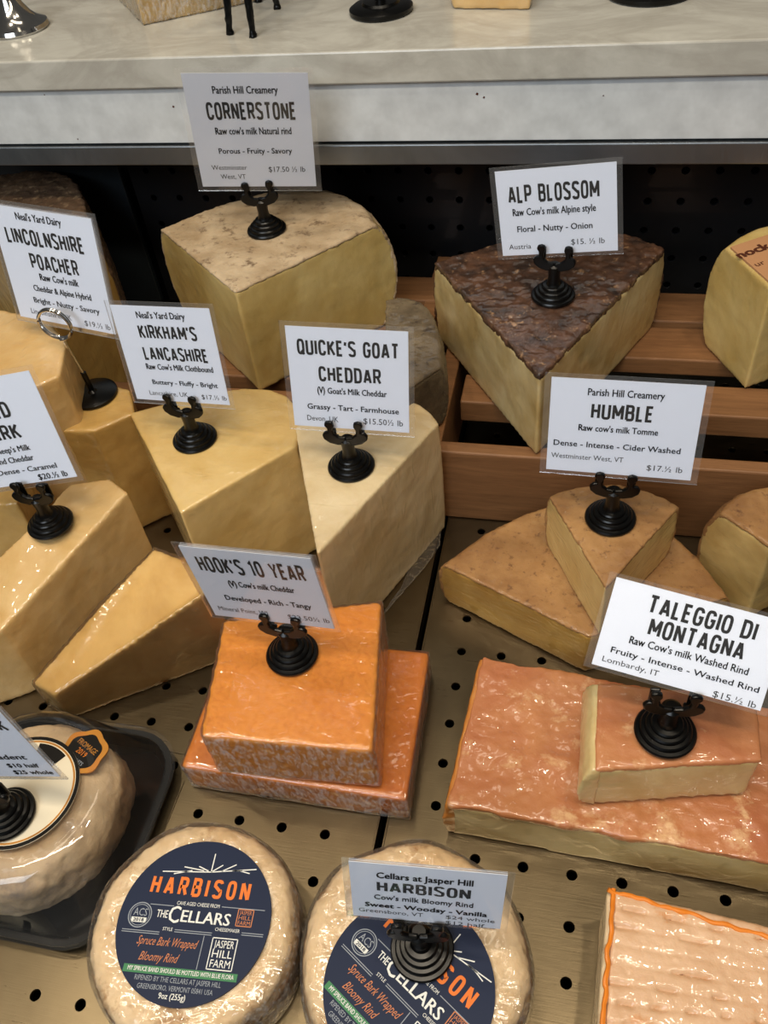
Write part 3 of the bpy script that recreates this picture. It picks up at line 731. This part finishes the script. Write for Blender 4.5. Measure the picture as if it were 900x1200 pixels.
ch = thing('soft_cheese_wheel', 'lumpy ash-cream soft cheese wheel seen through the clear lid', 'cheese', loc + Vector((0, 0, .35)))
v, f = lathe([(4.4, 0), (4.85, .6), (5.0, 1.5), (4.85, 2.8), (4.3, 3.6), (3.2, 3.95), (.4, 4.0)], 40, 0, 0, .08, 3)
organic(mesh('rind', v, f, M['brie'], ch), .17, 3, .2, 1.6, .08, .5)
# award seal on the lid's shoulder
sp = at(99, 884, 4.5) - loc
def star(r0, r1, n, z):
    return [Vector((sp.x + (r0 + (r1 - r0) * (.5 + .5 * math.cos(6 * a))) * math.cos(a + .3), sp.y + (r0 + (r1 - r0) * (.5 + .5 * math.cos(6 * a))) * math.sin(a + .3), z)) for a in [2 * math.pi * i / n for i in range(n)]]
v, f = loft([star(1.25, 1.42, 48, 4.66), star(1.25, 1.42, 48, 4.76)]); sl = mesh('award_sticker', v, f, M['seal_gold'], tub, label='gold-edged black award sticker')
v, f = loft([star(.98, 1.08, 48, 4.76), star(.98, 1.08, 48, 4.78)]); mesh('sticker_face', v, f, M['seal_black'], sl)
A4 = Matrix.Rotation(math.radians(-25), 4, 'Z'); A4.translation = Vector((sp.x, sp.y, 4.79))
text('sticker_lettering', 'FROMAGE', sl, -.72, .72, .22, .3, 'seal_gold', 0, A4)
text('sticker_lettering', '2019', sl, -.36, .36, -.2, .3, 'orange_bead', 0, A4)
text('sticker_lettering', 'PRODUITS', sl, -.6, .6, -.62, .2, 'lab_grey', 0, A4)

# ---------------------------------------------------------------- sign holders
def holder_meshes():
    out = []
    prof = [(1.38, 0), (1.45, .06), (1.46, .16), (1.40, .25), (1.24, .27), (1.22, .32), (1.22, .42), (1.16, .5), (1.01, .52), (.99, .57), (.99, .66), (.93, .73), (.78, .75), (.76, .8), (.76, .88), (.7, .95), (.5, .98), (.44, 1.1), (.42, 1.25)]
    out.append(('base', *lathe(prof, 40)))
    out.append(('stem', *lathe([(.42, 1.2), (.38, 1.5), (.4, 1.9), (.46, 2.3), (.3, 2.45)], 20)))
    half = [(0, 2.1), (.5, 2.05), (1.0, 2.2), (1.32, 2.5), (1.38, 2.8), (1.22, 3.02), (1.0, 3.08), (1.02, 3.35), (1.16, 3.55), (1.1, 3.78), (.85, 3.86), (.62, 3.78), (.58, 3.5), (.7, 3.2), (.66, 2.9), (.4, 2.68), (0, 2.6)]
    for s in (-1, 1):
        vs = [(s * x, y, z) for y in (-.34, -.1) for x, z in half]; n = len(half)
        fs = [tuple(range(n)), tuple(n + i for i in range(n))[::-1]] + [(i, (i + 1) % n, n + (i + 1) % n, n + i) for i in range(n)]
        # back jaw behind the card
        b = box_v(min(s * .62, s * 1.1), max(s * .62, s * 1.1), .1, .28, 2.3, 3.5); c2 = box_v(min(s * .5, s * 1.0), max(s * .5, s * 1.0), -.2, .28, 2.15, 2.45)
        out.append(('clip_arm', *merge([(vs, fs), b, c2])))
    return out
HM = []
for nm, v, f in holder_meshes():
    me = bpy.data.meshes.new(nm); me.from_pydata([Vector(p) * S for p in v], [], f); me.update()
    bm = bmesh.new(); bm.from_mesh(me); bmesh.ops.recalc_face_normals(bm, faces=bm.faces); bm.to_mesh(me); bm.free()
    if nm != 'clip_arm': me.polygons.foreach_set('use_smooth', [True] * len(me.polygons)); me.set_sharp_from_angle(angle=math.radians(32))
    me.materials.append(M['black']); HM.append((nm, me))
def holder(label, pos, yaw, pitch=0.0, roll=0.0, k=1.0):
    t = thing('sign_holder', label, 'sign holder', pos, yaw, 'black plastic sign holders standing on the cheeses')
    t.rotation_euler = (pitch, roll, yaw); t.scale = (k, k, k)
    for nm, me in HM:
        o = bpy.data.objects.new(nm, me); C.objects.link(o); o.parent = t
        if nm == 'clip_arm': bevel(o, .08, 2)
    return t

# ---------------------------------------------------------------- signs: clear sleeve, white paper, lettering
def rot3(y, t, r):
    cy, sy, ct, st, cr, sr = math.cos(y), math.sin(y), math.cos(t), math.sin(t), math.cos(r), math.sin(r)
    return Matrix(((cy, -sy, 0), (sy, cy, 0), (0, 0, 1))) @ Matrix(((1, 0, 0), (0, ct, -st), (0, st, ct))) @ Matrix(((cr, 0, sr), (0, 1, 0), (-sr, 0, cr)))
def sign(label, c, yaw, tilt, roll, wd, ht, lines, margin=(.042, .04)):
    t = thing('price_sign', label, 'sign', c); m = rot3(*[math.radians(a) for a in (yaw, tilt, roll)]).to_4x4(); m.translation = Vector(c) * S
    t.matrix_world = m; t['group'] = 'laminated cheese signs'
    o = box('clear_sleeve', -wd / 2, wd / 2, -.035, .035, 0, ht, M['laminate'], t, bev=0)
    mx, my = margin[0] * wd, margin[1] * ht
    box('paper', -wd / 2 + mx, wd / 2 - mx, -.015, .015, my, ht - my, M['paper'], t, bev=0)
    T4 = Matrix(((1, 0, 0, 0), (0, 0, -1, -.022), (0, 1, 0, 0), (0, 0, 0, 1)))
    for s, u0, u1, vb, cap, st in lines:
        if st == 'h':
            gothic('heading', s, t, (u0 - .5) * wd, (u1 - .5) * wd, ht * (1 - vb) - .04 * cap * ht, cap * ht * 1.12, 'ink', T4); continue
        bold = {'h': .026, 'b': .02, 's': 0, 'r': .008, 'c': .012}[st]
        text('heading' if st == 'h' else 'lettering', s, t, (u0 - .5) * wd, (u1 - .5) * wd, ht * (1 - vb), cap * ht, 'ink_soft' if st in 's' else 'ink', bold, T4)
    return t
LN = []
def both(title, base_px, zt, c, ang, wh, lines, hl, sl_, k=1.0, hyaw=None, pitch=0, roll=0):
    b = at(*base_px, zt)
    holder(hl, b, math.radians(hyaw if hyaw is not None else ang[0]), pitch, roll, k)
    return sign(sl_, c, *ang, *wh, lines)
#SIGNS#
CARDS = [
 dict(b=(313, 270), z=15.3, c=(-22.78, 54.63, 18.36), a=(10.7, 7.9, 5.3), wh=(8.75, 8.74), hl='black sign holder on the speckled beige rind of the highest back cheese',
  sl='clear-sleeved square sign above the speckled quarter wheel, in front of the marble shelf edge', L=[
  ('Parish Hill Creamery', .25, .73, .19, .055, 'c'), ('CORNERSTONE', .18, .84, .39, .125, 'h'), ('Raw', .22, .31, .51, .055, 'b'), ("cow's milk Natural rind", .325, .8, .51, .055, 'c'),
  ('Porous - Fruity - Savory', .22, .79, .67, .045, 'r'), ('Westminster', .14, .42, .81, .04, 's'), ('West, VT', .2, .4, .89, .04, 's'), ('$17.50 \u00bd lb', .59, .88, .83, .045, 's')]),
 dict(b=(648, 347), z=13.4, c=(-1.53, 50.18, 16.25), a=(-6.1, -6.9, -7.4), wh=(7.99, 5.9), hl='black sign holder on the dark flower-crusted wedge',
  sl='clear-sleeved sign above the dark flower-crusted wedge on the crate', L=[
  ('ALP BLOSSOM', .13, .83, .38, .17, 'h'), ('Raw', .155, .245, .52, .075, 'b'), ("Cow's milk Alpine style", .265, .8, .52, .075, 'c'), ('Floral - Nutty - Onion', .18, .77, .7, .065, 'r'),
  ('Austria', .1, .28, .89, .055, 's'), ('$15. \u00bd lb', .6, .86, .87, .06, 's')]),
 dict(b=None, c=(-33.15, 42.08, 14.92), a=(-9.1, -9.8, 2.0), wh=(8.35, 8.23),
  sl='tall clear-sleeved sign held by the chrome ring clip at upper left', L=[
  ("Neal's Yard Dairy", .27, .68, .13, .055, 'c'), ('LINCOLNSHIRE', .13, .83, .32, .115, 'h'), ('POACHER', .3, .74, .51, .115, 'h'), ('Raw', .35, .45, .6, .055, 'b'), ("Cow's milk", .47, .71, .6, .055, 'c'),
  ('Cheddar & Alpine Hybrid', .26, .8, .7, .05, 'c'), ('Bright - Nutty - Savory', .23, .85, .805, .045, 'r'), ('Lincolnshire, UK', .17, .56, .91, .045, 's'), ('$19.\u00bd lb', .68, .92, .93, .045, 's')]),
 dict(b=(229, 515), z=10, c=(-23.7, 37.49, 12.87), a=(-2.8, -9.4, -1.6), wh=(7.02, 6.9), hl='black sign holder on the buttery yellow Lancashire wedge',
  sl="clear-sleeved sign above the buttery yellow clothbound wedge, left of centre", L=[
  ("Neal's Yard Dairy", .27, .72, .15, .06, 'c'), ("KIRKHAM'S", .25, .79, .34, .12, 'h'), ('LANCASHIRE', .24, .84, .545, .12, 'h'), ('Raw', .23, .32, .64, .055, 'b'), ("Cow's Milk Clothbound", .34, .87, .64, .055, 'c'),
  ('Buttery - Fluffy - Bright', .25, .88, .79, .045, 'r'), ('Lancashire, UK', .19, .57, .905, .045, 's'), ('$17.\u00bd lb', .7, .94, .915, .045, 's')]),
 dict(b=(412, 547), z=10, c=(-12.5, 36.03, 12.82), a=(2.2, -11, 2.1), wh=(7.5, 6.87), hl='black sign holder on the tall ivory goat cheddar wedge',
  sl="clear-sleeved goat cheddar sign at the centre above the tall ivory wedge", L=[
  ("QUICKE'S GOAT", .12, .88, .28, .125, 'h'), ('CHEDDAR', .27, .75, .515, .125, 'h'), ('(V)', .25, .31, .63, .06, 'b'), ("Goat's Milk Cheddar", .33, .79, .63, .055, 'c'),
  ('Grassy - Tart - Farmhouse', .16, .88, .785, .05, 'r'), ('Devon, UK', .15, .4, .9, .05, 's'), ('$15.50\u00bd lb', .6, .91, .9, .055, 's')]),
 dict(b=(715, 608), z=8.55, c=(2.74, 34.67, 11.96), a=(-1.8, -13.2, -.7), wh=(8.37, 6.09), hl='black sign holder on the tan-rinded wedge right of centre',
  sl='clear-sleeved cider washed cheese sign in front of the crate board', L=[
  ('Parish Hill Creamery', .27, .73, .19, .065, 'c'), ('HUMBLE', .3, .67, .41, .14, 'h'), ('Raw', .23, .32, .535, .06, 'b'), ("cow's milk Tomme", .335, .72, .535, .06, 'c'),
  ('Dense - Intense - Cider Washed', .08, .87, .7, .055, 'r'), ('Westminster West, VT', .07, .53, .83, .05, 's'), ('$17.\u00bd lb', .68, .9, .89, .055, 's')]),
 dict(b=(779, 858), z=7.75, c=(5.54, 21.98, 11.3), a=(2.8, -40, 12.1), wh=(8.25, 4.55), hl='black sign holder on the smaller Taleggio piece',
  sl='bright clear-sleeved sign above the smaller pink Taleggio piece at right edge', L=[
  ('TALEGGIO DI', .25, .82, .3, .17, 'h'), ('MONTAGNA', .28, .79, .52, .17, 'h'), ('Raw', .2, .285, .65, .075, 'b'), ("Cow's milk Washed Rind", .3, .84, .65, .075, 'c'),
  ('Fruity - Intense - Washed Rind', .12, .92, .79, .06, 'r'), ('Lombardy, IT', .09, .4, .9, .055, 's'), ('$15.\u00bd lb', .7, .93, .95, .065, 's')]),
 dict(b=(343, 767), z=7.0, c=(-14.3, 24.09, 9.82), a=(-1.0, 4.5, -1.3), wh=(7.26, 6.77), hl='black sign holder on the upper orange cheddar block',
  sl="clear-sleeved ten year cheddar sign above the stacked orange blocks", L=[
  ("HOOK'S 10 YEAR", .12, .88, .33, .18, 'h'), ('(V)', .28, .34, .5, .075, 'b'), ("Cow's milk Cheddar", .355, .76, .5, .07, 'c'), ('Developed - Rich - Tangy', .2, .84, .7, .065, 'r'),
  ('Mineral Point, WI', .1, .48, .87, .06, 's'), ('$23.50\u00bd lb', .63, .94, .88, .06, 's')]),
 dict(b=(495, 1112), z=3.85, c=(-4.29, 11.55, 7.1), a=(6.2, -7.7, 3.6), wh=(6.87, 4.96), hl='black sign holder on the bottom centre bloomy wheel',
  sl='narrow clear-sleeved sign above the bottom centre bloomy wheel', L=[
  ('Cellars at Jasper Hill', .2, .77, .26, .09, 'b'), ('HARBISON', .2, .76, .48, .15, 'h'), ("Cow's milk Bloomy Rind", .18, .78, .62, .075, 'r'), ('Sweet - Woodsy - Vanilla', .12, .87, .76, .07, 'b'),
  ('Greensboro, VT', .08, .48, .87, .065, 's'), ('$24 whole', .62, .92, .86, .06, 's'), ('$12 half', .62, .86, .96, .06, 's')]),
 dict(b=(60, 614), z=8.1, c=(-32.24, 31.28, 10.88), a=(3.3, -16, -10.2), wh=(7.85, 7.5), hl='black sign holder on the standing yellow cheddar wedge at left',
  sl='clear-sleeved sheep milk cheddar sign cut off by the left edge', L=[
  ('AGED', .32, .66, .37, .12, 'h'), ('ARK', .4, .66, .56, .12, 'h'), ("Sheep's Milk", .36, .68, .67, .05, 'c'), ('Bound Cheddar', .26, .67, .76, .05, 'c'), ('Dense - Caramel', .3, .83, .855, .045, 'r'),
  ('$20.\u00bd lb', .63, .89, .94, .05, 'r')]),
 dict(b=(10, 955), z=4.9, c=(-25.72, 14.38, 8.22), a=(2.9, -4, -10), wh=(7.2, 6.0), hl='black sign holder on the clear domed lid at bottom left',
  sl='clear-sleeved sign with half and whole prices cut off by the left edge, above the tub', L=[
  ('K', .84, .91, .3, .13, 'h'), ('Decadent', .45, .83, .7, .065, 'r'), ('$10 half', .62, .87, .82, .055, 'r'), ('$25 whole', .62, .93, .92, .055, 'r')]),
]
for c_ in CARDS:
    if c_['b']: holder(c_['hl'], at(*c_['b'], c_['z']), math.radians(c_['a'][0]))
    sign(c_['sl'], c_['c'], *c_['a'], *c_['wh'], c_['L'])

# ring clip stand holding the poacher sign
b = at(110, 463, 10.05)
t = thing('ring_clip_stand', 'chrome spiral ring clip on a rod with a round black base, upper left', 'sign holder', b)
v, f = lathe([(1.65, 0), (1.7, .08), (1.68, .22), (1.5, .3), (.35, .34), (.2, .5)], 44); mesh('base', v, f, M['black'], t, smooth=True)
v, f = tube([(0, 0, .3), (-.05, -.02, 2.0)], .2, 10); mesh('sleeve', v, f, M['black'], t, smooth=True)
v, f = tube([(-.05, -.02, 1.8), (-.45, -.05, 4.85)], .11, 10); mesh('rod', v, f, M['chrome'], t, smooth=True)
sp_ = []
for k in range(80):
    a = 2 * math.pi * 2.1 * k / 79 - math.pi / 2
    sp_.append((-.5 + 1.12 * math.cos(a), -.25 + .32 * k / 79, 5.95 + 1.12 * math.sin(a)))
v, f = tube(sp_, .1, 8); mesh('spiral_ring', v, f, M['chrome'], t, smooth=True)

# ---------------------------------------------------------------- things on the marble shelf
zs = 26.37
def on(px, py): return at(px, py, zs)
p = on(22, 34)
t = thing('chrome_stand', 'polished silver stand foot on the marble shelf, top left corner', 'stand', p)
v, f = lathe([(2.3, 0), (2.4, .15), (2.3, .4), (1.7, .7), (1.3, 1.1), (.95, 1.7), (.6, 2.6), (.4, 3.6), (.5, 4.0), (.35, 4.4), (.35, 8)], 44); mesh('foot', v, f, M['chrome'], t, smooth=True)
for px_, py_, r_, lb_ in ((447, 14, 2.25, 'round glossy black stand base on the marble shelf, left of the small cheese'), (762, -8, 2.9, 'wide black round base at the top edge of the photo, right of the small cheese')):
    p = on(px_, py_); t = thing('black_stand', lb_, 'stand', p)
    v, f = lathe([(r_ * .96, 0), (r_, .1), (r_, .35), (r_ * .86, .55), (r_ * .6, .6), (r_ * .55, .75), (.4, .85)], 44); mesh('base', v, f, M['black'], t, smooth=True)
    v, f = lathe([(.4, .7), (.35, 6)], 16); mesh('rod', v, f, M['black'], t, smooth=True)
a_ = [on(168, 30), on(300, 2), on(280, -60), on(110, -30)]
loc = sum(a_, Vector()) / 4
t = thing('cheese_block', 'pale plastic-wrapped cheese on the marble shelf at top left', 'cheese', loc)
v, f = prism([q + Vector((0, 0, 5)) for q in a_], zs, nl=8); organic(mesh('paste', v, f, M['lanc'], t, loc), .2, 3, .05)
v, f = prism([q + Vector((0, 0, 5.1)) for q in grow(a_, .1)], zs, nl=8); organic(mesh('plastic_wrap', v, f, M['cling'], t, loc), .25, 2, .1)
a_ = [on(530, 11), on(622, 12), on(630, -40), on(520, -40)]
loc = sum(a_, Vector()) / 4
t = thing('cheese_block', 'small wrapped cheese on the marble shelf at top centre', 'cheese', loc)
v, f = prism([q + Vector((0, 0, 3)) for q in a_], zs, nl=8); organic(mesh('paste', v, f, M['gold2'], t, loc), .18, 4, .08)
# little black animal figure standing on the shelf
feet = [on(270, 40), on(297, 43), on(325, 10), on(303, 2)]
loc = sum(feet, Vector()) / 4
t = thing('animal_figurine', 'rough black metal animal figurine standing on the marble shelf, only legs in view', 'figurine', loc)
hips = [f_ + (loc - f_) * .25 + Vector((0, 0, 5.0)) for f_ in feet]
for f_, h_ in zip(feet, hips):
    m_ = f_.lerp(h_, .45) + Vector((.12, -.12, 0))
    v, f = tube([f_ - loc, f_ + Vector((0, 0, .35)) - loc, m_ - loc, f_.lerp(h_, .7) - loc, h_ - loc], [.34, .22, .3, .34, .55], 10)
    o = mesh('leg', v, f, M['black'], t); organic(o, .08, 1, .05, .4)
bd = [loc + Vector((0, 0, 5.3)) + (loc - feet[0]) * k for k in (-1.1, -.6, 0, .6, 1.1)]
v, f = tube([q - loc for q in bd], [.5, 1.2, 1.3, 1.2, .5], 14); mesh('body', v, f, M['black'], t, smooth=True)
nk = [bd[0], bd[0] + Vector((-.6, -.5, 1.2)), bd[0] + Vector((-.9, -.8, 2.4)), bd[0] + Vector((-1.8, -1.4, 2.2))]
v, f = tube([q - loc for q in nk], [.7, .5, .6, .3], 12); mesh('head', v, f, M['black'], t, smooth=True)
